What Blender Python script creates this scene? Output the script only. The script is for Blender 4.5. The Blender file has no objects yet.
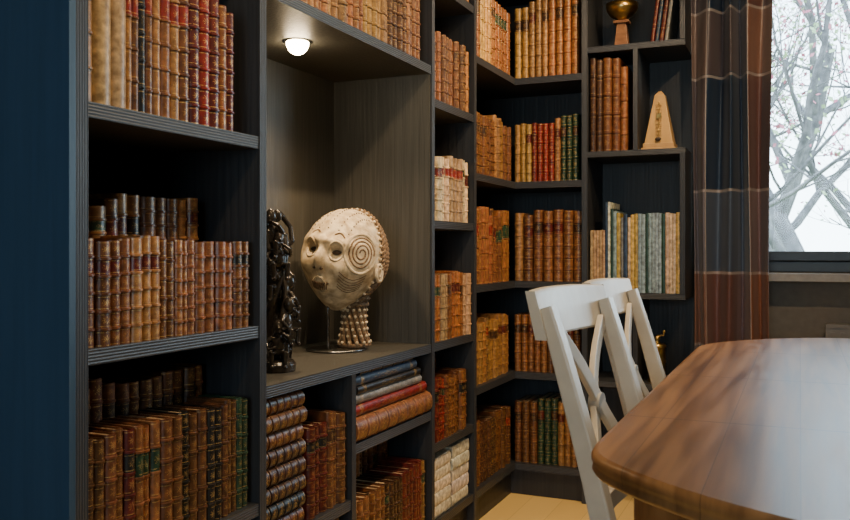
import bpy, math, random
from mathutils import Vector, Matrix, noise
random.seed(7)
EYE=1.13
def Z(z): return z+EYE
pi=math.pi
# ---------------------------------------------------------------- materials
def newmat(name):
    m=bpy.data.materials.new(name); m.use_nodes=True
    nt=m.node_tree; b=nt.nodes['Principled BSDF']
    return m,nt,b
def N(nt,t,**k):
    n=nt.nodes.new(t)
    for a,v in k.items(): setattr(n,a,v)
    return n
def ramp(nt,fac,stops,interp='LINEAR'):
    r=N(nt,'ShaderNodeValToRGB'); r.color_ramp.interpolation=interp
    e=r.color_ramp.elements
    while len(e)<len(stops): e.new(0.5)
    for i,(p,c) in enumerate(stops):
        e[i].position=p; e[i].color=(*c,1)
    nt.links.new(fac,r.inputs[0]); return r.outputs[0]
def M(nt,op,a,b=None,c=None):
    n=N(nt,'ShaderNodeMath',operation=op)
    for i,v in enumerate((a,b,c)):
        if v is None: continue
        if isinstance(v,(int,float)): n.inputs[i].default_value=v
        else: nt.links.new(v,n.inputs[i])
    return n.outputs[0]
def noise_mat(name,c1,c2,scale=(10,10,10),rough=.5,bump=.1,metal=0,detail=6,dist=.0,spec=.5,coat=0):
    m,nt,b=newmat(name)
    tc=N(nt,'ShaderNodeTexCoord'); mp=N(nt,'ShaderNodeMapping'); mp.inputs['Scale'].default_value=scale
    nt.links.new(tc.outputs['Object'],mp.inputs[0])
    no=N(nt,'ShaderNodeTexNoise'); no.inputs['Scale'].default_value=1; no.inputs['Detail'].default_value=detail
    no.inputs['Distortion'].default_value=dist
    nt.links.new(mp.outputs[0],no.inputs['Vector'])
    col=ramp(nt,no.outputs[0],[(.3,c1),(.7,c2)])
    nt.links.new(col,b.inputs['Base Color'])
    b.inputs['Roughness'].default_value=rough; b.inputs['Metallic'].default_value=metal
    b.inputs['Specular IOR Level'].default_value=spec
    b.inputs['Coat Weight'].default_value=coat
    if bump:
        bp=N(nt,'ShaderNodeBump'); bp.inputs['Strength'].default_value=bump; bp.inputs['Distance'].default_value=.004
        nt.links.new(no.outputs[0],bp.inputs['Height']); nt.links.new(bp.outputs[0],b.inputs['Normal'])
    return m
m_case=noise_mat('charcoal_wood',(.014,.016,.020),(.028,.030,.034),(90,90,3),.5,.3,detail=4)
m_end=noise_mat('cool_light_tinted_wood',(.019,.052,.098),(.025,.063,.118),(60,60,2.5),.5,.2,detail=4)  # end panel wood, with the blue of cold daylight put into its colour
m_nicheback=noise_mat('grey_oak_veneer',(.046,.044,.038),(.070,.067,.057),(110,110,3.5),.5,.4,detail=5)
def edge_mat(name,axis):
    m,nt,b=newmat(name)
    tc=N(nt,'ShaderNodeTexCoord'); s=N(nt,'ShaderNodeSeparateXYZ'); nt.links.new(tc.outputs['Object'],s.inputs[0])
    v=M(nt,'SINE',M(nt,'MULTIPLY',s.outputs[axis],2*pi/.0062))
    v=M(nt,'MULTIPLY_ADD',v,.5,.5)
    c=ramp(nt,v,[(.0,(.015,.018,.025)),(.9,(.048,.055,.068))])
    nt.links.new(c,b.inputs['Base Color']); b.inputs['Roughness'].default_value=.45
    bp=N(nt,'ShaderNodeBump'); bp.inputs['Strength'].default_value=.5; bp.inputs['Distance'].default_value=.002
    nt.links.new(v,bp.inputs['Height']); nt.links.new(bp.outputs[0],b.inputs['Normal'])
    return m
m_eh=edge_mat('grooved_edge_h',2); 
m_wall=noise_mat('plaster_taupe',(.16,.135,.11),(.19,.16,.13),(30,30,30),.85,.1)
m_walld=noise_mat('plaster_slate',(.035,.042,.055),(.045,.052,.065),(30,30,30),.85,.1)
m_ceil=noise_mat('ceiling_white',(.6,.57,.52),(.65,.62,.57),(20,20,20),.9,.05)
m_white=noise_mat('chair_paint_ivory',(.48,.44,.37),(.56,.52,.44),(14,14,14),.35,.05)
m_frame=noise_mat('window_frame_anthracite',(.018,.02,.023),(.025,.027,.03),(20,20,20),.4,.03)
m_sill=noise_mat('sill_stone',(.25,.21,.165),(.33,.28,.22),(40,40,40),.4,.05)
m_brass=noise_mat('aged_brass',(.45,.28,.08),(.7,.48,.17),(40,40,40),.3,.1,metal=1)
m_metro=noise_mat('maple_lacquer',(.42,.24,.08),(.52,.32,.12),(30,30,5),.35,.1)
m_bronze=noise_mat('ebony_carving',(.012,.010,.009),(.04,.034,.028),(60,60,60),.22,.3)
m_mask=noise_mat('bone_pigment',(.36,.255,.14),(.84,.71,.49),(38,38,38),.6,.7,detail=9,dist=.3)
m_maskd=noise_mat('cord_fibre',(.09,.05,.025),(.30,.19,.10),(160,160,160),.75,.9)
m_dark=noise_mat('dark_pigment',(.02,.012,.008),(.06,.035,.02),(90,90,90),.7,.4)
m_steel=noise_mat('stand_steel',(.2,.2,.2),(.3,.3,.3),(30,30,30),.25,.02,metal=1)
m_terra=noise_mat('carved_walnut',(.14,.055,.025),(.3,.14,.06),(30,30,60),.4,.3)

def floor_mat():
    m,nt,b=newmat('oak_floorboards')
    tc=N(nt,'ShaderNodeTexCoord')
    br=N(nt,'ShaderNodeTexBrick'); br.inputs['Scale'].default_value=1
    br.inputs['Brick Width'].default_value=1.6; br.inputs['Row Height'].default_value=.14; br.inputs['Mortar Size'].default_value=.001
    br.inputs['Color1'].default_value=(.70,.48,.17,1); br.inputs['Color2'].default_value=(.76,.54,.21,1); br.inputs['Mortar'].default_value=(.45,.3,.11,1)
    mp=N(nt,'ShaderNodeMapping'); mp.inputs['Rotation'].default_value=(0,0,pi/2)
    nt.links.new(tc.outputs['Object'],mp.inputs[0]); nt.links.new(mp.outputs[0],br.inputs[0])
    nt.links.new(br.outputs[0],b.inputs['Base Color']); b.inputs['Roughness'].default_value=.4
    return m
m_floor=floor_mat()
def table_mat():
    m,nt,b=newmat('polished_oak_tabletop')
    tc=N(nt,'ShaderNodeTexCoord'); s=N(nt,'ShaderNodeSeparateXYZ'); nt.links.new(tc.outputs['Object'],s.inputs[0])
    mp=N(nt,'ShaderNodeMapping'); mp.inputs['Scale'].default_value=(30,1.8,10); nt.links.new(tc.outputs['Object'],mp.inputs[0])
    no=N(nt,'ShaderNodeTexNoise'); no.inputs['Scale'].default_value=1; no.inputs['Detail'].default_value=8; no.inputs['Distortion'].default_value=.3
    nt.links.new(mp.outputs[0],no.inputs['Vector'])
    pl=M(nt,'FLOOR',M(nt,'DIVIDE',s.outputs[0],.125))
    wn=N(nt,'ShaderNodeTexWhiteNoise',noise_dimensions='1D'); nt.links.new(pl,wn.inputs['W'])
    f=M(nt,'ADD',no.outputs[0],M(nt,'MULTIPLY',M(nt,'SUBTRACT',wn.outputs[0],.5),.2))
    col=ramp(nt,f,[(.25,(.13,.055,.018)),(.5,(.29,.135,.046)),(.75,(.41,.21,.08))])
    fr=M(nt,'FRACT',M(nt,'DIVIDE',s.outputs[0],.125)); s1=M(nt,'LESS_THAN',fr,.014)
    fr2=M(nt,'FRACT',M(nt,'DIVIDE',M(nt,'ADD',s.outputs[1],.12),.62)); s2=M(nt,'LESS_THAN',fr2,.006)
    sm=M(nt,'MAXIMUM',M(nt,'MULTIPLY',s1,.5),s2)
    mx=N(nt,'ShaderNodeMix',data_type='RGBA'); nt.links.new(sm,mx.inputs[0]); nt.links.new(col,mx.inputs[6]); mx.inputs[7].default_value=(.03,.012,.005,1)
    nt.links.new(mx.outputs[2],b.inputs['Base Color'])
    r=M(nt,'MULTIPLY_ADD',no.outputs[0],.2,.25); nt.links.new(r,b.inputs['Roughness'])
    bp=N(nt,'ShaderNodeBump'); bp.inputs['Strength'].default_value=.25; bp.inputs['Distance'].default_value=.002
    nt.links.new(M(nt,'SUBTRACT',no.outputs[0],sm),bp.inputs['Height']); nt.links.new(bp.outputs[0],b.inputs['Normal'])
    return m
m_table=table_mat()
def book_mat():
    m,nt,b=newmat('book_leather')
    at=N(nt,'ShaderNodeAttribute',attribute_name='Col'); uv=N(nt,'ShaderNodeUVMap',uv_map='UV')
    s=N(nt,'ShaderNodeSeparateXYZ'); nt.links.new(uv.outputs[0],s.inputs[0])
    tc=N(nt,'ShaderNodeTexCoord')
    no=N(nt,'ShaderNodeTexNoise'); no.inputs['Scale'].default_value=60; no.inputs['Detail'].default_value=6; nt.links.new(tc.outputs['Object'],no.inputs['Vector'])
    var=ramp(nt,no.outputs[0],[(.25,(.35,.3,.27)),(.55,(.95,.95,.95)),(.75,(1.6,1.5,1.35))])
    mul=N(nt,'ShaderNodeMix',data_type='RGBA',blend_type='MULTIPLY'); mul.inputs[0].default_value=1
    nt.links.new(at.outputs['Color'],mul.inputs[6]); nt.links.new(var,mul.inputs[7])
    u=s.outputs[0]; fv=M(nt,'FRACT',s.outputs[1])
    dv=M(nt,'ABSOLUTE',M(nt,'SUBTRACT',fv,.5)); du=M(nt,'ABSOLUTE',M(nt,'SUBTRACT',u,.5))
    l1=M(nt,'MULTIPLY',M(nt,'GREATER_THAN',dv,.38),M(nt,'LESS_THAN',dv,.42))
    rad=M(nt,'SQRT',M(nt,'ADD',M(nt,'MULTIPLY',du,du),M(nt,'MULTIPLY',dv,dv)))
    star=M(nt,'MULTIPLY_ADD',M(nt,'COSINE',M(nt,'MULTIPLY',M(nt,'ARCTAN2',du,dv),8)),.07,.17)
    o1=M(nt,'LESS_THAN',rad,star)
    o2=M(nt,'GREATER_THAN',M(nt,'FRACT',M(nt,'MULTIPLY',rad,13)),.48)
    orn=M(nt,'MULTIPLY',o1,o2)
    g=M(nt,'MAXIMUM',l1,M(nt,'MULTIPLY',orn,.85))
    no2=N(nt,'ShaderNodeTexNoise'); no2.inputs['Scale'].default_value=120; nt.links.new(tc.outputs['Object'],no2.inputs['Vector'])
    wear=ramp(nt,no2.outputs[0],[(.38,(0,0,0)),(.55,(1,1,1))])
    g=M(nt,'MULTIPLY',M(nt,'MULTIPLY',g,wear),M(nt,'MULTIPLY',at.outputs['Alpha'],M(nt,'GREATER_THAN',u,-.01)))
    mx=N(nt,'ShaderNodeMix',data_type='RGBA'); nt.links.new(g,mx.inputs[0]); nt.links.new(mul.outputs[2],mx.inputs[6]); mx.inputs[7].default_value=(.72,.46,.15,1)
    nt.links.new(mx.outputs[2],b.inputs['Base Color'])
    nt.links.new(M(nt,'MULTIPLY',g,.5),b.inputs['Metallic'])
    b.inputs['Roughness'].default_value=.36
    bp=N(nt,'ShaderNodeBump'); bp.inputs['Strength'].default_value=.35; bp.inputs['Distance'].default_value=.002
    nt.links.new(no.outputs[0],bp.inputs['Height']); nt.links.new(bp.outputs[0],b.inputs['Normal'])
    return m
m_book=book_mat()
# ---------------------------------------------------------------- mesh builder
class MB:
    def __init__(s): s.v=[];s.f=[];s.m=[];s.c=[];s.uv=[];s.sm=[]
    def add(s,vs,fs,mi=0,T=None,sm=False,col=None,uvs=None):
        o=len(s.v)
        for p in vs:
            p=Vector(p)
            if T is not None: p=T@p
            s.v.append(p)
        for k,f in enumerate(fs):
            s.f.append([i+o for i in f]); s.m.append(mi); s.sm.append(sm)
            s.c.append(col if col else (1,1,1,0))
            s.uv.append(uvs[k] if uvs else None)
    def box(s,x0,x1,y0,y1,z0,z1,mi=0,T=None,col=None,frontmi=None,front='x'):
        vs=[(x0,y0,z0),(x1,y0,z0),(x1,y1,z0),(x0,y1,z0),(x0,y0,z1),(x1,y0,z1),(x1,y1,z1),(x0,y1,z1)]
        fs=[(0,3,2,1),(4,5,6,7),(0,1,5,4),(1,2,6,5),(2,3,7,6),(3,0,4,7)]
        o=len(s.f); s.add(vs,fs,mi,T,False,col)
        if frontmi is not None:
            s.m[o+(3 if front=='x' else 2)]=frontmi
    def grid(s,rows,mi=0,T=None,closed=False,sm=True,caps=False):
        n=len(rows[0]); vs=[p for r in rows for p in r]; fs=[]
        for i in range(len(rows)-1):
            for j in range(n if closed else n-1):
                a=i*n+j; b=i*n+(j+1)%n
                fs.append((a,b,b+n,a+n))
        s.add(vs,fs,mi,T,sm)
        if caps:
            s.add(rows[0],[tuple(range(n))[::-1]],mi,T); s.add(rows[-1],[tuple(range(n))],mi,T)
    def lathe(s,prof,c=(0,0,0),n=24,mi=0,T=None,sm=True):
        rows=[[(c[0]+r*math.cos(2*pi*j/n),c[1]+r*math.sin(2*pi*j/n),c[2]+z) for j in range(n)] for r,z in prof]
        s.grid(rows,mi,T,True,sm,True)
    def tube(s,pts,r,n=8,mi=0,T=None,closed=False):
        pts=[Vector(p) for p in pts]; rows=[]
        L=len(pts); prev=None
        for i,p in enumerate(pts):
            a=pts[i-1] if (i>0 or closed) else p; b=pts[(i+1)%L] if (i<L-1 or closed) else p
            t=(b-a).normalized() if (b-a).length>1e-9 else Vector((0,0,1))
            if prev is None:
                q=t.orthogonal().normalized()
            else:
                q=(prev-t*prev.dot(t)); q=q.normalized() if q.length>1e-6 else t.orthogonal().normalized()
            prev=q; w=t.cross(q); rr=r[i] if isinstance(r,(list,tuple)) else r
            rows.append([p+q*rr*math.cos(2*pi*j/n)+w*rr*math.sin(2*pi*j/n) for j in range(n)])
        if closed: rows.append(rows[0])
        s.grid(rows,mi,T,True,True,not closed)
    def ell(s,c,r,n=12,mi=0,T=None,R=None):
        rows=[]
        for i in range(n+1):
            th=pi*i/n; th=min(max(th,.02),pi-.02)
            row=[]
            for j in range(n*2):
                ph=pi*j/n
                p=Vector((r[0]*math.sin(th)*math.cos(ph),r[1]*math.sin(th)*math.sin(ph),-r[2]*math.cos(th)))
                if R is not None: p=R@p
                row.append(p+Vector(c))
            rows.append(row)
        s.grid(rows,mi,T,True,True,True)
    def beam(s,pts,side,w,d,mi=0,T=None):
        pts=[Vector(p) for p in pts]; side=Vector(side).normalized(); rows=[]
        for i,p in enumerate(pts):
            a=pts[max(i-1,0)]; b=pts[min(i+1,len(pts)-1)]; t=(b-a).normalized()
            nn=t.cross(side).normalized(); sd=nn.cross(t).normalized()
            ww=w[i] if isinstance(w,(list,tuple)) else w; dd=d[i] if isinstance(d,(list,tuple)) else d
            rows.append([p+sd*ww/2*a_+nn*dd/2*b_ for a_,b_ in ((-1,-1),(1,-1),(1,1),(-1,1))])
        s.grid(rows,mi,T,True,False,True)
    def obj(s,name,mats,parent=None,bevel=0,loc=None,rot=None):
        me=bpy.data.meshes.new(name); me.from_pydata([tuple(p) for p in s.v],[],s.f)
        for m in mats: me.materials.append(m)
        me.polygons.foreach_set('material_index',s.m); me.polygons.foreach_set('use_smooth',s.sm)
        me.update()
        ob=bpy.data.objects.new(name,me); bpy.context.scene.collection.objects.link(ob)
        if parent: ob.parent=parent
        if bevel:
            b=ob.modifiers.new('Bevel','BEVEL'); b.width=bevel; b.segments=2; b.limit_method='ANGLE'
        if loc: ob.location=loc
        if rot: ob.rotation_euler=rot
        return ob
    def bookobj(s,name):
        ob=s.obj(name,[m_book]); me=ob.data
        ca=me.color_attributes.new('Col','FLOAT_COLOR','CORNER'); uv=me.uv_layers.new(name='UV')
        cols=[];uvs=[]
        for f,c,u in zip(s.f,s.c,s.uv):
            for k in range(len(f)):
                cols+=c; uvs+= (u[k] if u else (-1,0))
        ca.data.foreach_set('color',cols); uv.data.foreach_set('uv',uvs)
        return ob
def empty(name,loc=(0,0,0),rot=(0,0,0)):
    e=bpy.data.objects.new(name,None); bpy.context.scene.collection.objects.link(e); e.location=loc; e.rotation_euler=rot; e.empty_display_size=.1
    return e
# ---------------------------------------------------------------- books
TAN=(.30,.145,.05);BRN=(.125,.046,.017);DBR=(.05,.02,.010);RED=(.21,.016,.010);DRD=(.095,.012,.009);GLD=(.42,.24,.06);GRN=(.016,.048,.026)
BLK=(.013,.012,.013);CRM=(.60,.46,.30);VEL=(.44,.29,.15);ORG=(.34,.12,.034);GRY=(.2,.2,.2);BLU=(.025,.05,.10);WHT=(.72,.68,.6);YEL=(.55,.38,.08);LBL=(.26,.36,.42);SIE=(.215,.08,.028)
def jit(c,a=.25):
    k=1+random.uniform(-a,a); return tuple(max(0,min(1,x*k*(1+random.uniform(-.06,.06)))) for x in c)
def add_book(mb,T,t,h,d,col,gilt=.8,bands=5,round_=.4,label=None,pages=(.45,.33,.2)):
    K=6; b=t*round_; c4=(*col,gilt)
    st=[]
    nc=bands+1; bw=.006; e=.0035 if bands else 0
    for i in range(nc):
        z0=h*i/nc; z1=h*(i+1)/nc
        a=z0 if i==0 else z0+bw/2; c=z1 if i==nc-1 else z1-bw/2
        st.append((a,0,i+.001)); st.append((c,0,i+.999))
        if i<nc-1:
            st.append((z1-bw/2+.001,min(e,t*.12),i+.999)); st.append((z1+bw/2-.001,min(e,t*.12),i+1.001))
    rows=[];n=K+1
    for z,o,v in st:
        rows.append([(t/2-(t/2+o*.4)*math.cos(pi*k/K),-(b+o)*math.sin(pi*k/K)-.0,z) for k in range(n)])
    vs=[p for r in rows for p in r]
    for i in range(len(rows)-1):
        fs=[];uvs=[]
        v0=st[i][2];v1=st[i+1][2]
        for k in range(K):
            a=i*n+k; fs.append((a,a+1,a+1+n,a+n)); uvs.append([(k/K,v0),((k+1)/K,v0),((k+1)/K,v1),(k/K,v1)])
        cc=c4
        comp=int(st[i][2])
        if label and comp==nc-2 and st[i][1]==0 and st[i+1][1]==0: cc=(*label,max(gilt,.6))
        used=sorted({q for f in fs for q in f}); mp={q:j for j,q in enumerate(used)}
        mb.add([vs[q] for q in used],[tuple(mp[q] for q in f) for f in fs],0,T,True,cc,uvs)
    c0=(*col,0)
    mb.add([(p[0],p[1],h-.001) for p in rows[-1]],[tuple(range(n))],0,T,False,c0)
    mb.add([(p[0],p[1],.001) for p in rows[0]],[tuple(range(n))[::-1]],0,T,False,c0)
    bt=min(.003,t*.15)
    mb.box(0,bt,0,d,0,h,0,T,c0); mb.box(t-bt,t,0,d,0,h,0,T,c0)
    mb.box(bt,t-bt,0,d-.004,.003,h-.004,0,T,(*pages,0))
def Tl(x,y,z): return Matrix.Translation((x,y,z))@Matrix.Rotation(pi/2,4,'Z')
def Tf(x,y,z): return Matrix.Translation((x,y,z))
def row(mb,kind,x,y,z,length,h,t,pal,d=.15,gilt=(.35,.95),bands=(4,6),lab=.5,rd=.4):
    pos=0; series=0
    while True:
        if series<=0:
            base=random.choice(pal); bcol=jit(base,.35); bt=random.uniform(*t); bh=random.uniform(*h); bg=random.uniform(*gilt); bb=random.randint(*bands)
            bl=random.choice([RED,DBR,GRN,DRD,BLK,DRD]) if random.random()<lab else None
            series=random.choice([1,1,2,3,4])
        series-=1
        tt=bt*random.uniform(.92,1.08); hh=bh*random.uniform(.975,1.01)
        if pos+tt>length: break
        dj=random.uniform(0,.012)
        if kind=='L': T=Tl(x-dj,y+pos,z)
        else: T=Tf(x+pos,y+dj,z)
        add_book(mb,T,tt,hh,d,jit(bcol,.15),bg,bb,rd,bl)
        pos+=tt+random.uniform(.0004,.0015)
    return pos
def stackL(mb,x,y,z,specs):
    for t,L,c,g,bnd,off,dp in specs:
        T=Matrix.Translation((x-random.uniform(0,.008),y+off+L,z))@Matrix.Rotation(pi/2,4,'Z')@Matrix.Rotation(-pi/2,4,'Y')
        add_book(mb,T,t,L,dp,c,g,bnd,.35 if g>0 else .08,pages=(.5,.38,.24) if g>0 else tuple(q*.95 for q in c))
        z+=t+.0004
XF=-1.2; XB=-1.60; YF=3.75; YB=4.07
def R(kind,x,y,z,L,h,t,pal,**k):
    mb=MB(); row(mb,kind,x,y,Z(z),L,h,t,pal,**k); mb.bookobj('antique_books')
mb=MB(); p=0
for (t,h,c,g,bn) in [(.03,.33,TAN,.2,4),(.045,.33,VEL,.1,0),(.04,.33,VEL,.1,0),(.018,.32,TAN,.4,4),(.018,.32,BRN,.4,4),(.018,.33,BLK,.5,5),(.02,.31,BRN,.5,5),(.022,.31,TAN,.5,5),(.028,.31,SIE,.3,5),(.028,.305,TAN,.7,5),(.03,.31,BRN,.8,5),(.034,.30,DRD,1,6),(.034,.30,RED,1,6),(.034,.30,DRD,1,6),(.028,.29,SIE,.9,5),(.026,.28,DRD,.9,5)]:
    add_book(mb,Tl(XF-.028,1.185+p,Z(.275)),t,h,.2,jit(c,.1),g,bn,.4,RED if random.random()<.4 else None); p+=t+.001
mb.bookobj('antique_books')
R('L',XF-.014,1.185,-.184,.535,(.2,.212),(.02,.034),[SIE,BRN,TAN,BRN,SIE],d=.105)
R('L',XF-.145,1.185,-.184+.08,.52,(.19,.24),(.03,.045),[TAN,SIE,BRN],d=.13,gilt=(.5,.9))
mb=MB(); 
p=row(mb,'L',XF-.012,1.185,Z(-.614),.27,(.25,.265),(.022,.032),[BRN,SIE,DRD],d=.11,gilt=(.4,.8))
p+=row(mb,'L',XF-.012,1.187+p,Z(-.614),.14,(.25,.268),(.022,.035),[BLK,DBR,DRD,BRN],d=.11)
p+=row(mb,'L',XF-.012,1.189+p,Z(-.614),.53-p,(.255,.268),(.02,.03),[GRN,BRN,GRN,TAN,GRN],d=.11)
mb.bookobj('antique_books')
R('L',XF-.15,1.185,-.614+.09,.52,(.225,.265),(.03,.042),[BRN,BRN,SIE],d=.14)
R('L',XF-.02,1.755,.656,1.0,(.26,.30),(.024,.036),[SIE,TAN,GLD,BRN,TAN],d=.16,gilt=(.6,1))
R('L',XF-.014,2.805,.544,.395,(.25,.265),(.024,.034),[SIE,BRN,TAN],d=.15)
R('L',XF-.014,2.805,.107,.395,(.23,.26),(.024,.036),[CRM,VEL,GRY,CRM],d=.15,gilt=(.1,.4),lab=1)
R('L',XF-.014,2.805,-.335,.395,(.24,.26),(.024,.036),[TAN,ORG,SIE,VEL],d=.15)
R('L',XF-.014,2.805,-.70,.38,(.215,.235),(.024,.036),[DRD,BRN,RED,SIE],d=.12)
R('L',XF-.16,2.805,-.70+.07,.38,(.21,.225),(.028,.036),[BRN,TAN],d=.14)
R('L',XF-.014,2.805,.98,.395,(.25,.28),(.024,.034),[BRN,SIE],d=.15)
mb=MB()
for k in range(2):
    sp=[]
    for i in range(5): sp.append((random.uniform(.04,.05),random.uniform(.17,.185),jit(WHT,.06),0,0,k*.195+random.uniform(0,.008),.24))
    stackL(mb,XF-.012,2.81,Z(-.98),sp)
mb.bookobj('paper_bundles')
mb=MB()
sp=[(random.uniform(.04,.047),random.uniform(.19,.205),jit(random.choice([DBR,BLK,BRN,DBR]),.2),.8,5,random.uniform(0,.008),.15) for i in range(8)]
stackL(mb,XF-.022,1.755,Z(-.73),sp)
row(mb,'L',XF-.02,1.975,Z(-.73),.20,(.245,.275),(.024,.036),[DRD,BRN,TAN,BRN],d=.15)
mb.bookobj('antique_books')
mb=MB()
stackL(mb,XF-.012,2.212,Z(-.575),[(.075,.558,SIE,.6,7,0,.3),(.036,.54,RED,.3,0,.0,.3),(.028,.49,GRY,.2,0,.01,.3),(.026,.46,BLK,.3,0,.03,.28),(.03,.44,BLU,.4,0,.02,.28),(.024,.38,BLK,.5,4,.05,.26)])
mb.bookobj('folio_volumes')
R('L',XF-.02,1.755,-.98,.42,(.19,.21),(.024,.034),[TAN,BRN],d=.15)
R('L',XF-.014,2.215,-.98,.55,(.22,.25),(.02,.034),[BRN,TAN,DBR,DRD,SIE],d=.13)
mb=MB()
stackL(mb,XF-.165,2.22,Z(-.98+.12),[(.05,.2,BRN,.6,5,0,.15),(.045,.2,DBR,.6,5,0,.15),(.04,.19,TAN,.6,5,0,.15)])
row(mb,'L',XF-.165,2.45,Z(-.98+.12),.31,(.17,.19),(.024,.034),[BRN,TAN],d=.14)
mb.bookobj('antique_books')
cz=[.79,.313,-.143,-.56,-.98]
cp=[[TAN,GLD,BRN,ORG],[BRN,SIE,TAN],[SIE,BRN],[ORG,TAN,SIE],[DBR,BRN,GRN]]
ch=[(.27,.33),(.25,.28),(.29,.33),(.25,.28),(.24,.3)]
for z,pl,hh in zip(cz,cp,ch):
    R('L',XF-.03,3.24,z,.53,hh,(.026,.04),pl,d=.16,gilt=(.6,1))
def far(z,specs,y=YF+.035):
    mb=MB(); p=0
    for n,t,h,c,g,bn in specs:
        for i in range(n):
            tt=t*random.uniform(.93,1.05)
            if -1.215+p+tt>-.892: break
            add_book(mb,Tf(-1.215+p,y+random.uniform(0,.006),Z(z)),tt,h*random.uniform(.98,1.01),.2,jit(c,.15),g,bn,.4,random.choice([None,DBR,DRD])); p+=tt+.001
    mb.bookobj('antique_books')
far(.79,[(2,.034,.33,GLD,.5,5),(3,.03,.36,TAN,.8,6),(3,.036,.37,ORG,.7,6),(3,.036,.38,ORG,.8,6)])
far(.313,[(3,.027,.27,GLD,.5,5),(4,.026,.27,RED,.9,5),(1,.026,.285,TAN,.8,5),(4,.028,.30,GRN,.9,5)])
far(-.143,[(1,.045,.32,TAN,.7,5),(1,.045,.31,BRN,.7,5),(5,.045,.325,SIE,.7,5)])
far(-.56,[(5,.03,.26,SIE,.7,5),(6,.03,.25,BRN,.6,5)])
far(-.98,[(3,.035,.28,BRN,.6,5),(3,.03,.3,GRN,.6,5),(4,.03,.29,TAN,.5,5)])
mb=MB();p=0
for t,h,c,g in [(.028,.42,DBR,.3),(.028,.41,DBR,.3),(.04,.415,BRN,.4),(.036,.41,BRN,.4),(.03,.37,SIE,.3)]:
    add_book(mb,Tf(-.86+p,YF+.03,Z(.436)),t,h,.24,jit(c,.1),g,4,.35); p+=t+.001
mb.bookobj('tall_books')
mb=MB();p=0
for i in range(5):
    add_book(mb,Tf(-.86+p,YF+.03,Z(-.187)),.013,.275,.2,jit(VEL,.1),0,0,.2); p+=.0135
for t,h,c in [(.012,.40,BLU),(.01,.40,WHT),(.012,.37,GRN),(.014,.36,LBL),(.016,.35,YEL),(.012,.33,GRY),(.018,.345,BLU),(.012,.33,CRM)]:
    add_book(mb,Tf(-.86+p,YF+.03,Z(-.187)),t,h,.22,jit(c,.1),0,0,.1); p+=t+.0008
while p<.375:
    t=random.uniform(.011,.016); add_book(mb,Tf(-.86+p,YF+.03,Z(-.187)),t,.345+random.uniform(-.004,.004),.22,jit(random.choice([LBL,GRY,YEL,YEL,CRM,GRN]),.15),0,0,.1); p+=t+.0008
mb.bookobj('magazines')
mb=MB();p=0
for t,h,c in [(.016,.3,DRD),(.014,.31,BLU),(.018,.3,DRD),(.014,.3,GRY)]:
    T=Matrix.Translation((-.60+p,YF+.05,Z(.90)+.002))@Matrix.Rotation(.13,4,'Y')
    add_book(mb,T,t,h,.2,jit(c,.1),.5,3,.3); p+=t+.004
mb.bookobj('tall_books')
# ---------------------------------------------------------------- bookcase
bc=MB(); TOP=1.55
def sh(y0,y1,z,mi=0,th=.03):
    bc.box(XB,XF,y0,y1,Z(z-th),Z(z),mi,frontmi=1)
def up(y0,y1,z0=-EYE,z1=TOP,mi=0):
    bc.box(XB,XF+.003,y0,y1,Z(z0) if z0>-EYE else 0,Z(z1),mi,frontmi=2)
up(1.15,1.18);up(1.722,1.75);up(2.775,2.80);up(3.205,3.23)
up(2.185,2.21,-.98,-.365)
for z in (.275,-.184,-.614,-.98,.735,1.19): sh(1.18,1.722,z)
bc.box(XB,XF,1.75,2.775,Z(.626),Z(.656),3,frontmi=1)
bc.box(XB,XF,1.75,2.775,Z(-.365),Z(-.335),3,frontmi=1)
sh(1.75,2.775,1.1)
sh(1.75,2.185,-.73); sh(1.75,2.185,-.98); sh(2.21,2.775,-.575); sh(2.21,2.775,-.98)
for z in (.98,.544,.107,-.335,-.70,-.98): sh(2.80,3.205,z)
for z in (1.25,.79,.313,-.143,-.56,-.98):
    bc.box(XB,XF,3.23,YB,Z(z-.03),Z(z),0,frontmi=1)
    bc.box(XF,-.89,YF,YB,Z(z-.03),Z(z),0,frontmi=1,front='y')
bc.box(-.89,-.865,YF-.003,YB,0,Z(TOP),0,frontmi=4,front='y')
bc.box(-1.62,XB,1.15,YB+.02,0,Z(TOP),0); bc.box(XB,-.865,YB,YB+.02,0,Z(TOP),0)
bc.box(XB,XB+.006,1.75,2.775,Z(-.335),Z(.626),3); bc.box(XB+.006,XF-.004,2.769,2.775,Z(-.335),Z(.626),3); bc.box(XB+.006,XF-.004,1.75,1.756,Z(-.335),Z(.626),3)
bc.box(XB,XF-.03,1.18,YB,0,Z(-1.01),0); bc.box(XF-.03,-.89,YF+.03,YB,0,Z(-1.01),0)
bc.box(-1.62,XF,1.15,YB+.02,Z(TOP),Z(TOP)+.03,0); bc.box(XF,-.865,YF,YB+.02,Z(TOP),Z(TOP)+.03,0)
bc.box(-1.62,XF+.003,1.135,1.15,0,Z(TOP)+.03,5)
bc.box(XB,XF-.125,1.185,1.715,Z(-.184),Z(-.184+.08)-.0005,0); bc.box(XB,XF-.13,1.185,1.715,Z(-.614),Z(-.614+.09)-.0005,0)
bc.box(XB,XF-.145,2.805,3.2,Z(-.70),Z(-.63)-.0005,0); bc.box(XB,XF-.15,2.215,2.77,Z(-.98),Z(-.86)-.0005,0)
def osh(z,x0=-.865,x1=-.446): bc.box(x0,x1,YF,YB,Z(z-.025),Z(z),0,frontmi=1,front='y')
def oup(x0,x1,z0,z1): bc.box(x0,x1,YF-.002,YB,Z(z0),Z(z1),0,frontmi=4,front='y')
osh(.90);osh(.436);osh(-.187,-.865,-.446)
osh(-.58,-.865,-.446); oup(-.466,-.446,-EYE,-.605)
oup(-.468,-.446,.90,1.5);osh(1.525)
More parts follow.
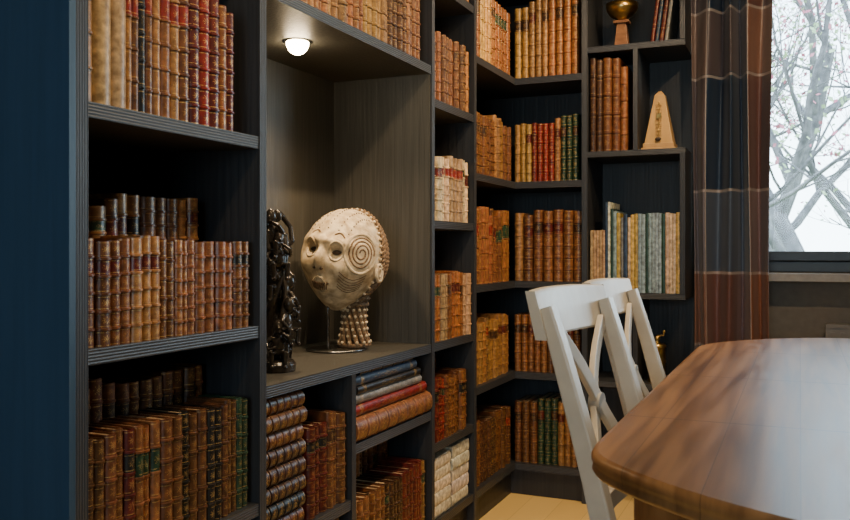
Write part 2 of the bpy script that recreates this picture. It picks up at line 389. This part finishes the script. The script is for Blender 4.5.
oup(-.468,-.446,-.187,.411); oup(-.665,-.645,.436,.875); oup(-.665,-.645,-.58,-.212)
bc.box(-.865,-.446,YB,YB+.02,0,Z(1.5),0)
m_ev=edge_mat('grooved_edge_v',1); m_ev2=edge_mat('grooved_edge_v2',0)
bc.obj('bookcase',[m_case,m_eh,m_ev,m_nicheback,m_ev2,m_end])
# ---------------------------------------------------------------- room
def roombox(name,boxes,mat):
    b=MB()
    for q in boxes: b.box(*q)
    return b.obj(name,[mat])
H=2.75; RX=3.2; BY=-2.6; WY=4.1
roombox('floor',[(-1.85,RX+.25,BY-.25,WY+.25,-.1,0)],m_floor)
roombox('ceiling',[(-1.85,RX+.25,BY-.25,WY+.25,H,H+.1)],m_ceil)
roombox('wall_left',[(-1.85,-1.625,BY-.25,WY+.25,0,H)],m_walld)
roombox('wall_right',[(RX,RX+.25,BY-.25,WY+.25,0,H)],m_wall)
wx0,wx1,wz0,wz1=-.35,2.3,Z(-.1),2.45
roombox('wall_far',[(-1.625,wx0,WY,WY+.25,0,H),(wx1,RX,WY,WY+.25,0,H),(wx0,wx1,WY,WY+.25,0,wz0),(wx0,wx1,WY,WY+.25,wz1,H)],m_wall)
bx0,bx1,bz0,bz1=-.8,1.0,.9,2.15
roombox('wall_near',[(-1.625,bx0,BY-.25,BY,0,H),(bx1,RX,BY-.25,BY,0,H),(bx0,bx1,BY-.25,BY,0,bz0),(bx0,bx1,BY-.25,BY,bz1,H)],m_wall)
def glassmat():
    m=bpy.data.materials.new('window_glass'); m.use_nodes=True; nt=m.node_tree; nt.nodes.remove(nt.nodes['Principled BSDF'])
    t=N(nt,'ShaderNodeBsdfTransparent'); g=N(nt,'ShaderNodeBsdfGlossy'); g.inputs['Roughness'].default_value=.02
    fr=N(nt,'ShaderNodeFresnel'); fr.inputs[0].default_value=1.2
    mx=N(nt,'ShaderNodeMixShader'); nt.links.new(fr.outputs[0],mx.inputs[0]); nt.links.new(t.outputs[0],mx.inputs[1]); nt.links.new(g.outputs[0],mx.inputs[2])
    nt.links.new(mx.outputs[0],nt.nodes['Material Output'].inputs[0]); return m
m_glass=glassmat()
def window(name,x0,x1,y,z0,z1,mull):
    e=empty(name,((x0+x1)/2,y,(z0+z1)/2)); b=MB(); cx,cz_=(x0+x1)/2,(z0+z1)/2
    X0,X1,Z0,Z1=x0-cx,x1-cx,z0-cz_,z1-cz_; w=.05
    b.box(X0,X1,-.04,.04,Z0,Z0+w);b.box(X0,X1,-.04,.04,Z1-w,Z1);b.box(X0,X0+w,-.04,.04,Z0+w,Z1-w);b.box(X1-w,X1,-.04,.04,Z0+w,Z1-w)
    pan=[X0+w]+[m-cx for m in mull]+[X1-w]
    for m in mull: b.box(m-cx-.025,m-cx+.025,-.04,.04,Z0+w,Z1-w)
    for a,c in zip(pan[:-1],pan[1:]):
        s=.045
        b.box(a,c,-.055,.0,Z0+w,Z0+w+s);b.box(a,c,-.055,.0,Z1-w-s,Z1-w);b.box(a,a+s,-.055,0,Z0+w+s,Z1-w-s);b.box(c-s,c,-.055,0,Z0+w+s,Z1-w-s)
    o=b.obj(name+'_frame',[m_frame],e,bevel=.004)
    g=MB(); g.box(X0+w,X1-w,.008,.012,Z0+w,Z1-w); g.obj(name+'_glass',[m_glass],e)
    return e
window('window_1',wx0,wx1,WY+.1,wz0,wz1,[1.0])
window('added_fill_window',bx0,bx1,BY-.1,bz0,bz1,[.1])  # unseen window added behind the camera for cool fill on the end panel
roombox('windowsill',[(wx0+.0,wx1+.04,3.99,WY+.05,wz0-.035,wz0-.002)],m_sill)
rb=MB()
rb.box(.1,1.9,4.0,4.045,.15,.80)
for i in range(45): rb.box(.115+i*.04,.135+i*.04,3.993,4.0,.17,.78)
rb.box(.1,1.9,3.993,4.055,.80,.815)
for x in (.2,1.8): rb.box(x,x+.03,4.01,4.04,0,.15)
rb.obj('radiator',[noise_mat('radiator_enamel',(.2,.17,.14),(.24,.2,.165),(10,10,10),.5,.02)])
roombox('baseboard_far',[(-.44,RX,WY-.015,WY,0,.1)],m_sill)
# ---------------------------------------------------------------- curtain
def curtain_mat():
    m,nt,b=newmat('plaid_drape')
    tc=N(nt,'ShaderNodeTexCoord'); s=N(nt,'ShaderNodeSeparateXYZ'); nt.links.new(tc.outputs['Object'],s.inputs[0])
    uv=N(nt,'ShaderNodeUVMap',uv_map='UV'); su=N(nt,'ShaderNodeSeparateXYZ'); nt.links.new(uv.outputs[0],su.inputs[0])
    zr=M(nt,'DIVIDE',s.outputs[2],2.6)
    def zz(rel): return Z(rel)/2.6
    navy=(.011,.024,.052); slate=(.085,.105,.15); rust=(.22,.075,.032); plum=(.14,.095,.085)
    cz_=ramp(nt,zr,[(0,navy),(zz(-.75),slate),(zz(-.42),rust),(zz(-.10),slate),(zz(.26),navy),(zz(.76),plum),(zz(1.05),navy)],'CONSTANT')
    cu=ramp(nt,su.outputs[0],[(0,plum),(.20,navy),(.46,navy),(.56,slate),(.74,rust),(.9,plum)],'CONSTANT')
    mx=N(nt,'ShaderNodeMix',data_type='RGBA'); mx.inputs[0].default_value=.5; nt.links.new(cz_,mx.inputs[6]); nt.links.new(cu,mx.inputs[7])
    lines=None
    for L in (-.42,-.10,.26,.76,-.75,1.05):
        k=M(nt,'LESS_THAN',M(nt,'ABSOLUTE',M(nt,'SUBTRACT',s.outputs[2],Z(L))),.006)
        lines=k if lines is None else M(nt,'MAXIMUM',lines,k)
    for L in (.20,.74):
        k=M(nt,'LESS_THAN',M(nt,'ABSOLUTE',M(nt,'SUBTRACT',su.outputs[0],L)),.006)
        lines=M(nt,'MAXIMUM',lines,k)
    mx2=N(nt,'ShaderNodeMix',data_type='RGBA'); nt.links.new(M(nt,'MULTIPLY',lines,.6),mx2.inputs[0]); nt.links.new(mx.outputs[2],mx2.inputs[6]); mx2.inputs[7].default_value=(.42,.36,.33,1)
    nt.links.new(mx2.outputs[2],b.inputs['Base Color']); b.inputs['Roughness'].default_value=.35; b.inputs['Sheen Weight'].default_value=.1
    return m
cb=MB(); nU=120; nV=30; rws=[]
for j in range(nV+1):
    z=.02+2.5*j/nV; row_=[]
    for i in range(nU+1):
        u=i/nU
        x=-.435+.32*u+ .008*math.sin(z*2+u*9)
        y=3.93+.045*math.sin(u*2*pi*3.6+.4*math.sin(z*1.3))+.012*math.sin(u*31+z)
        row_.append((x,y,z))
    rws.append(row_)
cb.grid(rws)
co=cb.obj('curtain',[curtain_mat()])
uvl=co.data.uv_layers.new(name='UV')
for l in co.data.loops:
    vi=l.vertex_index; uvl.data[l.index].uv=((vi%(nU+1))/nU,(vi//(nU+1))/nV)
sm=co.modifiers.new('Solid','SOLIDIFY'); sm.thickness=.003
rd=MB(); rd.tube([(-.44,3.935,2.56),(2.4,3.935,2.56)],.014,12)
rd.ell((-.44,3.935,2.56),(.025,.025,.025)); rd.box(-.40,-.38,3.93,4.1,2.55,2.57); rd.box(2.3,2.32,3.93,4.1,2.55,2.57)
for i in range(9): rd.tube([(-.43+i*.04+0,3.935+.022*math.cos(a),2.56-.012+.026*math.sin(a)) for a in [k*2*pi/12 for k in range(12)]],.003,6,closed=True)
rd.obj('curtain_rod',[m_frame])
# ---------------------------------------------------------------- table
TT=Z(-.335)
def outline(ins):
    cx,hw=.22,.55
    nn=40
    raw=[]
    for i in range(nn+1):
        s_=-1+2*i/nn; raw.append(Vector((cx+hw*s_,1.09+.30*abs(s_)**2.2,0)))
    for i in range(nn+1):
        s_=1-2*i/nn; raw.append(Vector((cx+hw*s_,3.62-.44*abs(s_)**2.2,0)))
    out=[]
    L=len(raw)
    for i in range(L):
        a,b=raw[i],raw[(i+1)%L]; d=(b-a).length; k=max(1,int(d/.02))
        for q in range(k): out.append(a.lerp(b,q/k))
    for it in range(18):
        out=[(out[i-1]+out[i]*2+out[(i+1)%len(out)])/4 for i in range(len(out))]
    res=[]
    n=len(out)
    for i in range(n):
        t=(out[(i+1)%n]-out[i-1]).normalized(); nrm=Vector((-t.y,t.x,0))
        res.append(out[i]+nrm*ins)
    return res
tb=MB()
prof=[(.012,0),(.004,-.003),(0,-.009),(0,-.016),(.004,-.021),(.004,-.026),(.001,-.031),(.006,-.038),(.02,-.04),(.07,-.04)]
rows2=[]
for ins,z in prof:
    rows2.append([(p.x,p.y,TT+z) for p in outline(ins)])
tb.grid(rows2,0,None,True,True)
tb.add(rows2[0],[tuple(range(len(rows2[0])))],0)
ap=outline(.07); ap2=outline(.095)
tb.grid([[(p.x,p.y,TT-.04) for p in ap],[(p.x,p.y,TT-.12) for p in ap],[(p.x,p.y,TT-.12) for p in ap2],[(p.x,p.y,TT-.04) for p in ap2]],0,None,True,False)
tb.add(rows2[-1],[tuple(range(len(rows2[-1])))[::-1]],0)
lz=TT-.04
for lx,ly in ((-.17,1.55),(.61,1.55),(-.17,3.0),(.61,3.0)):
    tb.box(lx-.04,lx+.04,ly-.04,ly+.04,lz-.16,lz)
    tb.lathe([(.036,-.16),(.04,-.175),(.028,-.19),(.035,-.21),(.042,-.26),(.034,-.4),(.024,-.56),(.032,-.575),(.024,-.59),(.034,-.62),(.03,-.66),(.02,-lz)][::-1],(lx,ly,lz))
tb.obj('dining_table',[m_table])
# ---------------------------------------------------------------- chairs
def chair(x,y,rz):
    e=empty('dining_chair',(x,y,0),(0,0,rz))
    def px(z): 
        return -.16*(max(0,z-.45)/.59)**1.15 if z>.45 else -.035*((.45-z)/.45)**1.5
    b=MB()
    for sy in (-1,1):
        zs=[0,.12,.25,.38,.45,.52,.62,.72,.82,.92,1.0]
        b.beam([(px(z),sy*.2,z) for z in zs],(0,1,0),.042,[.030,.036,.042,.048,.052,.05,.046,.044,.040,.036,.03])
    b.obj('rear_posts',[m_white],e,bevel=.005)
    b=MB()
    pts=[(px(.985)-.02-.028*(1-(t/.235)**2),t,.985) for t in [-.235+.047*i for i in range(11)]]
    rws=[]
    for q in pts:
        lean=.27; x0=q[0];yy=q[1]
        hh=.052+.004*(1-(yy/.235)**2)
        rws.append([(x0+lean*.05-.014,yy,q[2]-.058),(x0+lean*.05+.014,yy,q[2]-.058),(x0-lean*hh+.012,yy,q[2]+hh),(x0-lean*hh-.012,yy,q[2]+hh)])
    b.grid(rws,0,None,True,False,True)
    b.obj('top_rail',[m_white],e,bevel=.007)
    b=MB()
    b.beam([(px(.56)-.012*(1-(t/.19)**2),t,.56) for t in [-.19+.038*i for i in range(11)]],(0,0,1),.045,.02)
    for sg in (-1,1):
        P=[]
        for i in range(13):
            t=i/12; z=.57+(.945-.57)*t
            yy=sg*(-.175+.35*(t+.06*math.sin(2*pi*t)))
            P.append((px(z)-.012-.006*sg-.014*math.sin(pi*t),yy,z))
        b.beam(P,(1,0,0),.016,.036)
    b.lathe([(.025,-.014),(.025,.014)],T=Matrix.Translation((px(.757)-.026,0,.757))@Matrix.Rotation(pi/2,4,'Y'),n=20,sm=False)
    b.obj('cross_back',[m_white],e,bevel=.003)
    b=MB()
    out=[(-.02,-.2),(.2,-.215),(.4,-.225),(.43,-.2),(.44,0),(.43,.2),(.4,.225),(.2,.215),(-.02,.2)]
    b.grid([[(p[0]*s0+.2*(1-s0),p[1]*s0,z) for p in out] for s0,z in ((.97,.445),(1,.452),(1,.466),(.97,.474),(.8,.470),(.3,.466))],0,None,True,False,True)
    b.obj('seat',[m_white],e,bevel=.003)
    b=MB()
    for sy in (-1,1):
        b.beam([(.395,sy*.195,0),(.39,sy*.195,.3),(.385,sy*.193,.445)],(0,1,0),[.026,.034,.038],[.026,.034,.038])
        b.box(0,.38,sy*.195-.01,sy*.195+.01,.385,.445); b.box(-.0,.385,sy*.196-.009,sy*.196+.009,.18,.205)
    b.box(.375,.395,-.19,.19,.385,.445); b.box(-.01,.01,-.19,.19,.385,.445); b.box(.18,.2,-.19,.19,.183,.203)
    b.obj('legs_and_stretchers',[m_white],e,bevel=.003)
    return e
chair(-.355,2.065,-.118)
chair(-.365,2.61,-.05)
# ---------------------------------------------------------------- tribal head
hx,hy,hz=-1.40,2.50,Z(-.033)
he=empty('tribal_head_sculpture',(hx,hy,hz))
HR=Matrix.Rotation(.16,4,'Y')@Matrix.Rotation(-.1,4,'X')
def hs(d,off=0):
    d=Vector(d).normalized()
    x,y,z=d
    k=1.0
    if z<0: k=1-.38*(-z)**1.6
    p=Vector((x*.140*k,y*.157*k,z*.172))
    g=lambda c,s:math.exp(-((x-c[0])**2/s[0]**2+(z-c[1])**2/s[1]**2)) if y<0 else 0
    o=.036*g((0,-.06),(.10,.2))+.018*g((0,.28),(.6,.09))+.022*g((0,-.50),(.24,.11))
    for sx in (-1,1): o-=.022*g((sx*.32,.1),(.17,.12)); o+=.010*g((sx*.5,-.2),(.2,.15))
    o-=.018*g((0,-.50),(.18,.035))
    if z>.3: o+=.0009*math.sin(x*46)*min(1,(z-.3)*4)
    p+=d*(o+off)
    return HR@p
b=MB(); rws=[]
nn=110
for i in range(nn+1):
    th=min(max(pi*i/nn,.01),pi-.01)
    rws.append([hs((math.sin(th)*math.cos(2*pi*j/160),math.sin(th)*math.sin(2*pi*j/160),-math.cos(th))) for j in range(160)])
b.grid(rws,0,None,True,True,True); b.obj('head',[m_mask],he)
def circ(c,r,off,turns=1,r1=None,n=28):
    c=Vector(c).normalized(); u=c.cross(Vector((0,0,1))).normalized(); v=u.cross(c)
    pts=[]
    tot=int(n*turns)
    for i in range(tot+(0 if r1 is None else 1)):
        a=2*pi*i/n; rr=r if r1 is None else r+(r1-r)*i/tot
        pts.append(hs(c+u*rr*math.cos(a)+v*rr*math.sin(a),off))
    return pts
b=MB()
b.tube(circ((-.34,-.92,.12),.17,.001),.004,8,closed=True)
b.tube(circ((.32,-.92,.12),.17,.001),.004,8,closed=True)
b.tube(circ((.0,-.87,-.52),.16,.002),.004,8,closed=True)
b.tube(circ((.80,-.60,.18),.40,.000),.005,8,closed=True)
b.obj('relief_rings',[m_mask],he)
b=MB()
b.tube(circ((.80,-.60,.18),.05,-.001,3.5,.34),.0034,6)
for k in range(6):
    z0=-.22-.07*k
    b.tube([hs((.45+.5*t,-.85+.45*t,z0-.12*math.sin(pi*t)),-.0005) for t in [i/10 for i in range(11)]],.0018,6)
for q in ((-.34,-.92,.44),(.34,-.92,.44)):
    b.tube([hs((q[0]+.28*(t-.5),q[1],q[2]+.08*math.sin(pi*t)),.0) for t in [i/8 for i in range(9)]],.003,6)
b.obj('painted_spiral',[m_maskd],he)
b=MB()
b.ell(hs((.32,-.92,.12),.0),(.019,.012,.008),10); b.ell(hs((-.34,-.92,.12),.0),(.017,.012,.008),10)
b.ell(hs((0,-.87,-.5),-.002),(.032,.012,.008),10)
for sx in(-1,1): b.ell(hs((sx*.09,-1,-.22),.004),(.006,.006,.005),8)
for k in range(5):
    for i in range(14):
        t=i/13
        b.ell(hs((-.6+.28*k+.1*t,-.85+1.0*t,.55+.4*math.sin(pi*t)),.0),(.0026,.0026,.0026),4)
b.obj('eyes_mouth_and_dots',[m_dark],he)
b=MB()
for i in range(9):
    t=(i-4)/4; b.tube([hs((.2*t,-.87,-.43),.005),hs((.18*t,-.87,-.59),.005)],.0024,6)
path=[(-.9,.25,.1),(-.75,.3,.5),(-.45,.3,.8),(0,.2,1),(.45,.12,.85),(.75,.05,.55),(.95,-.0,.2),(.98,.0,-.15),(.8,.05,-.5),(.4,.1,-.9)]
def smooth(path,n=16):
    out=[]
    P=[Vector(p).normalized() for p in path]
    for i in range(len(P)-1):
        p0=P[max(i-1,0)];p1=P[i];p2=P[i+1];p3=P[min(i+2,len(P)-1)]
        for k in range(n):
            t=k/n; out.append(.5*((2*p1)+(-p0+p2)*t+(2*p0-5*p1+4*p2-p3)*t*t+(-p0+3*p1-3*p2+p3)*t**3))
    out.append(P[-1]); return out
sp=smooth(path)
for ph in (0,pi):
    b.tube([hs(p+Vector((0,.035*math.cos(i*.9+ph),0)),.004+.004*math.sin(i*.9+ph)) for i,p in enumerate(sp)],.0055,7)
for k in range(8):
    off=.16+k*.13
    b.tube([hs(p+Vector((0,off,0)),.002+.002*math.sin(i*1.7+k)) for i,p in enumerate(sp)],.006,6)
b.obj('rope_and_hair',[m_maskd],he)
b=MB()
Te=Matrix.Translation(hs((1,-.12,-.12),.010))
for r in (.010,.020): b.tube([(.002,r*math.cos(a),r*1.35*math.sin(a)) for a in [2*pi*i/24 for i in range(24)]],.0055,8,T=Te,closed=True)
for i in range(30):
    p=sp[int(i*(len(sp)-1)/29)]; b.ell(hs(p+Vector((0,-.10,0)),.003),(.0052,.0052,.0052),6)
b.obj('ear_coil_and_beads',[m_mask],he)
b=MB()
NB=-.292
for k in range(13):
    a0=2*pi*k/13
    P=[]
    for i in range(17):
        t=i/16; z=-.115+(NB+.006+.115)*t; r=.044-.016*math.sin(pi*t*.9)+.012*t; a=a0+1.1*t
        P.append((.022+r*math.cos(a),.03+r*math.sin(a),z))
    b.tube(P,.0082,7,mi=0)
    for q in P[5::2]:
        v=Vector((q[0]-.022,q[1]-.03,0)).normalized()*.007
        b.ell(Vector(q)+v,(.0055,.0055,.0055),6,mi=1)
for z,r in ((-.13,.048),(-.15,.044),(NB+.006,.047)):
    b.tube([(.022+r*math.cos(a),.03+r*math.sin(a),z) for a in [2*pi*i/28 for i in range(28)]],.0075,8,closed=True)
b.lathe([(.03,NB+.02),(.035,-.11)],(.022,.03,0))
b.obj('beaded_woven_neck',[m_maskd,m_mask],he)
b=MB(); bz=-.335+.033
b.lathe([(.0,0),(.095,0),(.10,.003),(.098,.007),(.0,.009)],(-.02,-.02,bz+.0005),40); b.tube([(-.035,-.045,bz+.008),(-.035,-.045,-.12)],.005,10)
b.obj('display_stand',[m_steel],he)
# ---------------------------------------------------------------- ebony carving
b=MB(); random.seed(11)
fx,fy,fz=-1.325,1.99,Z(-.335)
b.lathe([(.0,0),(.05,0),(.052,.02),(.045,.03),(.02,.035)],(0,0,0),24)
for s0 in range(3):
    P=[(.022*math.cos(s0*2.1+i*.35),.022*math.sin(s0*2.1+i*.35),.02+.36*i/16) for i in range(17)]
    b.tube(P,[.013-.0002*i for i in range(17)],8)
def fig(c,ang,s=1.0):
    T=Matrix.Translation(c)@Matrix.Rotation(ang,4,'Z')@Matrix.Scale(s,4)
    b.ell((.022,0,0),(.014,.017,.028),10,T=T); b.ell((.03,0,.045),(.0135,.013,.019),10,T=T)
    b.ell((.044,0,.043),(.004,.003,.005),6,T=T); b.ell((.041,0,.034),(.004,.006,.002),6,T=T); b.tube([(.026,0,.02),(.028,0,.035)],.007,8,T=T)
    for sy in (-1,1):
        b.tube([(.024,sy*.014,.02),(.03,sy*.03,.005),(.042,sy*.024,.022 if sy>0 else -.01),(.04,sy*.008,.03 if sy>0 else -.004)],[.007,.006,.005,.005],7,T=T)
        b.tube([(.02,sy*.01,-.022),(.048,sy*.018,-.018),(.044,sy*.016,-.05),(.052,sy*.016,-.054)],[.009,.008,.006,.005],7,T=T)
for lv in range(6):
    for k in range(2 if lv<5 else 1):
        fig((.004*math.cos(lv),.004*math.sin(lv),.075+lv*.06),-.75+k*2.6+lv*.95+random.uniform(-.3,.3),1.05+.1*random.random())
fig((-.01,0,.375),-1.1,1.15)
b.tube([(0,.02,.33),(.012,.045,.36),(0,.05,.40),(-.012,.03,.43),(0,.0,.44)],[.008,.008,.007,.008,.009],8)
b.tube([(0,-.02,.31),(.012,-.045,.34),(.0,-.045,.38),(-.005,-.025,.4)],[.008,.008,.007,.006],8)
b.ell((-.002,0,.43),(.015,.014,.018),10)
fo=b.obj('ebony_figure_carving',[m_bronze],loc=(fx,fy,fz),rot=(0,0,-.2))
rm=fo.modifiers.new('Remesh','REMESH'); rm.mode='VOXEL'; rm.voxel_size=.0022; rm.use_smooth_shade=True
# ---------------------------------------------------------------- metronome
me_=empty('metronome',(-.567,YF+.12,Z(.436))); me_.scale=(1.1,1.1,1.1)
b=MB()
b.box(-.066,.066,-.06,.06,.0,.012); b.box(-.060,.060,-.054,.054,.012,.03)
def fr(w0,w1,z0,z1,d0,d1,mi=0): b.grid([[(-w0,-d0,z0),(w0,-d0,z0),(w0,d0,z0),(-w0,d0,z0)],[(-w1,-d1,z1),(w1,-d1,z1),(w1,d1,z1),(-w1,d1,z1)]],mi,None,True,False,True)
fr(.055,.02,.03,.225,.05,.02); fr(.02,.006,.225,.242,.02,.006)
b.obj('case',[m_metro],me_,bevel=.002)
b=MB(); b.tube([(0,-.053,.035),(0,-.028,.2)],.0015,6); b.box(-.009,.009,-.042,-.034,.13,.148)
for i in range(10): b.box(-.012,.012,-.0535+i*.0022,-.050+i*.0022,.05+i*.015,.0515+i*.015)
b.obj('pendulum_and_scale',[m_brass],me_)
b=MB(); b.ell((0,-.056,.045),(.012,.006,.008)); 
for sx in(-1,1):
    for sy in(-1,1): b.ell((sx*.05,sy*.045,.002),(.008,.008,.002),6)
b.obj('badge_and_feet',[m_dark],me_)
b=MB()
b.lathe([(.0,0),(.04,0),(.041,.010),(.036,.014),(.036,.085),(.039,.088),(.039,.096),(.036,.099),(.036,.150),(.040,.153),(.040,.162),(.034,.168),(.014,.172),(.010,.182),(.014,.19),(.013,.2),(.0,.205)],(0,0,0),28)
b.tube([(.0,0,.203),(.028,0,.206),(.03,0,.216)],.004,8); b.ell((.03,0,.222),(.007,.007,.008),8)
b.obj('brass_coffee_grinder',[m_brass],loc=(-.575,YF+.08,Z(-.58)))
be=empty('pedestal_bowl',(-.735,YF+.12,Z(.90)))
b=MB(); b.box(-.05,.05,-.04,.04,0,.018); 
b.grid([[(-.03,-.025,.018),(.03,-.025,.018),(.03,.025,.018),(-.03,.025,.018)],[(-.02,-.018,.12),(.02,-.018,.12),(.02,.018,.12),(-.02,.018,.12)]],0,None,True,False,True)
b.box(-.035,.035,-.03,.03,.12,.132); b.obj('pedestal',[m_terra],be,bevel=.002)
b=MB(); b.lathe([(.0,.132),(.02,.132),(.022,.14),(.05,.155),(.068,.18),(.072,.21),(.069,.21),(.06,.18),(.0,.16)],(0,0,0),32); b.obj('bowl',[m_brass],be)
# ---------------------------------------------------------------- light fixtures
def emis(name,c,s):
    m=bpy.data.materials.new(name); m.use_nodes=True; nt=m.node_tree; bb=nt.nodes['Principled BSDF']
    bb.inputs['Emission Color'].default_value=(*c,1); bb.inputs['Emission Strength'].default_value=s; bb.inputs['Base Color'].default_value=(*c,1); return m
m_lens=emis('lamp_lens',(1,.76,.45),85)
WARM=(1,.70,.40)
def downlight(x,y,z,tx,ty,tz,en,ang=2.0,col=WARM,r=.034):
    e=empty('recessed_spotlight',(x,y,z))
    b=MB(); b.lathe([(.0,-.003),(r+.010,-.003),(r+.012,-.0015),(r+.010,-.0002),(.0,-.0001)],(0,0,0),32); b.obj('bezel',[m_steel],e)
    b=MB(); b.lathe([(max(.001,r*math.sin(a)),-.003-r*1.1*math.cos(a)) for a in [pi/2*i/10 for i in range(11)]],(0,0,0),32); b.obj('bulb',[m_lens],e)
    l=bpy.data.lights.new('spot_lamp','SPOT'); l.energy=en; l.color=col; l.spot_size=ang; l.spot_blend=.8; l.shadow_soft_size=.03
    o=bpy.data.objects.new('spot_lamp',l); bpy.context.scene.collection.objects.link(o); o.parent=e; o.location=(0,0,-.08)
    d=Vector((tx-x,ty-y,tz-z)); o.rotation_euler=d.to_track_quat('-Z','Y').to_euler()
downlight(-1.38,2.18,Z(.626),-1.42,2.37,0,18,2.3)
for y in (1.3,2.3,3.2): downlight(-.35,y,H,-1.25,y+.15,Z(.1),88,1.7)
downlight(.4,2.4,H,-.9,3.9,Z(.2),72,1.3)
def area(loc,rot,sx,sy,en,col):
    l=bpy.data.lights.new('daylight','AREA'); l.shape='RECTANGLE'; l.size=sx; l.size_y=sy; l.energy=en; l.color=col
    o=bpy.data.objects.new('daylight',l); bpy.context.scene.collection.objects.link(o); o.location=loc; o.rotation_euler=rot; return o
p1=area(((wx0+wx1)/2,WY+.26,(wz0+wz1)/2),(-pi/2,0,0),wx1-wx0,wz1-wz0,1,(1,1,1)); p1.data.cycles.is_portal=True
p2=area(((bx0+bx1)/2,BY-.26,(bz0+bz1)/2),(pi/2,0,0),bx1-bx0,bz1-bz0,1,(1,1,1)); p2.data.cycles.is_portal=True
# ---------------------------------------------------------------- world
w=bpy.data.worlds.new('overcast_sky'); bpy.context.scene.world=w; w.use_nodes=True; nt=w.node_tree
bg=nt.nodes['Background']; tc=N(nt,'ShaderNodeTexCoord'); s=N(nt,'ShaderNodeSeparateXYZ'); nt.links.new(tc.outputs['Generated'],s.inputs[0])
c=ramp(nt,s.outputs[2],[(0,(.70,.90,1.0)),(.5,(.56,.78,1.0))]); nt.links.new(c,bg.inputs[0]); bg.inputs[1].default_value=11
# ---------------------------------------------------------------- outside garden
m_bark=noise_mat('bark',(.07,.065,.065),(.2,.19,.19),(14,14,14),.9,.5)
m_grass=noise_mat('lawn',(.10,.16,.06),(.2,.26,.12),(2,2,2),.9,.3)
m_leafr=noise_mat('leaves_red',(.36,.08,.12),(.5,.2,.22),(5,5,5),.7,0); m_leafg=noise_mat('leaves_green',(.24,.34,.16),(.38,.48,.26),(5,5,5),.7,0)
g=MB(); g.box(-14,16,4.6,30,-.4,-.3); g.obj('lawn',[m_grass])
def leafq(b,c,s_,mi):
    a=Vector((random.uniform(-1,1),random.uniform(-1,1),random.uniform(-1,1))).normalized()*s_; e_=a.orthogonal().normalized()*s_*.7
    b.add([c-a,c-e_,c+a,c+e_],[(0,1,2,3)],mi)
def tree(name,x,y,h,lean,seed,r0):
    random.seed(seed); b=MB()
    def br(p,d,L,r,dep):
        P=[p];R_=[r];n=5
        for i in range(n):
            d=(d+Vector((random.uniform(-.22,.22),random.uniform(-.22,.22),random.uniform(-.05,.16)))).normalized()
            p=p+d*L/n; P.append(p); R_.append(r*(1-.5*(i+1)/n))
        b.tube(P,R_,6 if dep<2 else 4,0)
        if dep>=2:
            for q in P[2:]:
                for k in range(2):
                    if random.random()<.28:
                        leafq(b,q+Vector((random.uniform(-.12,.12),random.uniform(-.12,.12),random.uniform(-.12,.12))),random.uniform(.015,.035),1 if random.random()<.4 else 2)
        if dep<5:
            for k in range(3 if dep>0 else 6):
                i=random.randint(1,n); q=P[i]
                nd=(d*.5+Vector((random.uniform(-1,1),random.uniform(-1,1),random.uniform(-.35,.8)))).normalized()
                br(q,nd,L*random.uniform(.55,.75),R_[i]*.6,dep+1)
    br(Vector((x,y,-.3)),Vector(lean).normalized(),h,r0,0)
    b.obj(name,[m_bark,m_leafr,m_leafg])
tree('garden_tree',.35,7.6,3.0,(-.15,0,1),3,.10)
tree('garden_tree',-.5,9.5,3.6,(.2,0,1),8,.11)
tree('garden_tree',1.4,10.5,3.8,(-.1,0,1),21,.12)
tree('garden_tree',2.6,8.5,3.2,(.1,0,1),33,.09)
# ---------------------------------------------------------------- camera
cam=bpy.data.cameras.new('camera'); co=bpy.data.objects.new('camera',cam); bpy.context.scene.collection.objects.link(co)
cam.sensor_width=36; cam.lens=36; cam.shift_y=-10/850; cam.clip_start=.05
co.location=(0,0,EYE); co.rotation_euler=(pi/2,0,math.atan(375/850))
cam.dof.use_dof=True; cam.dof.focus_distance=2.9; cam.dof.aperture_fstop=11
bpy.context.scene.camera=co
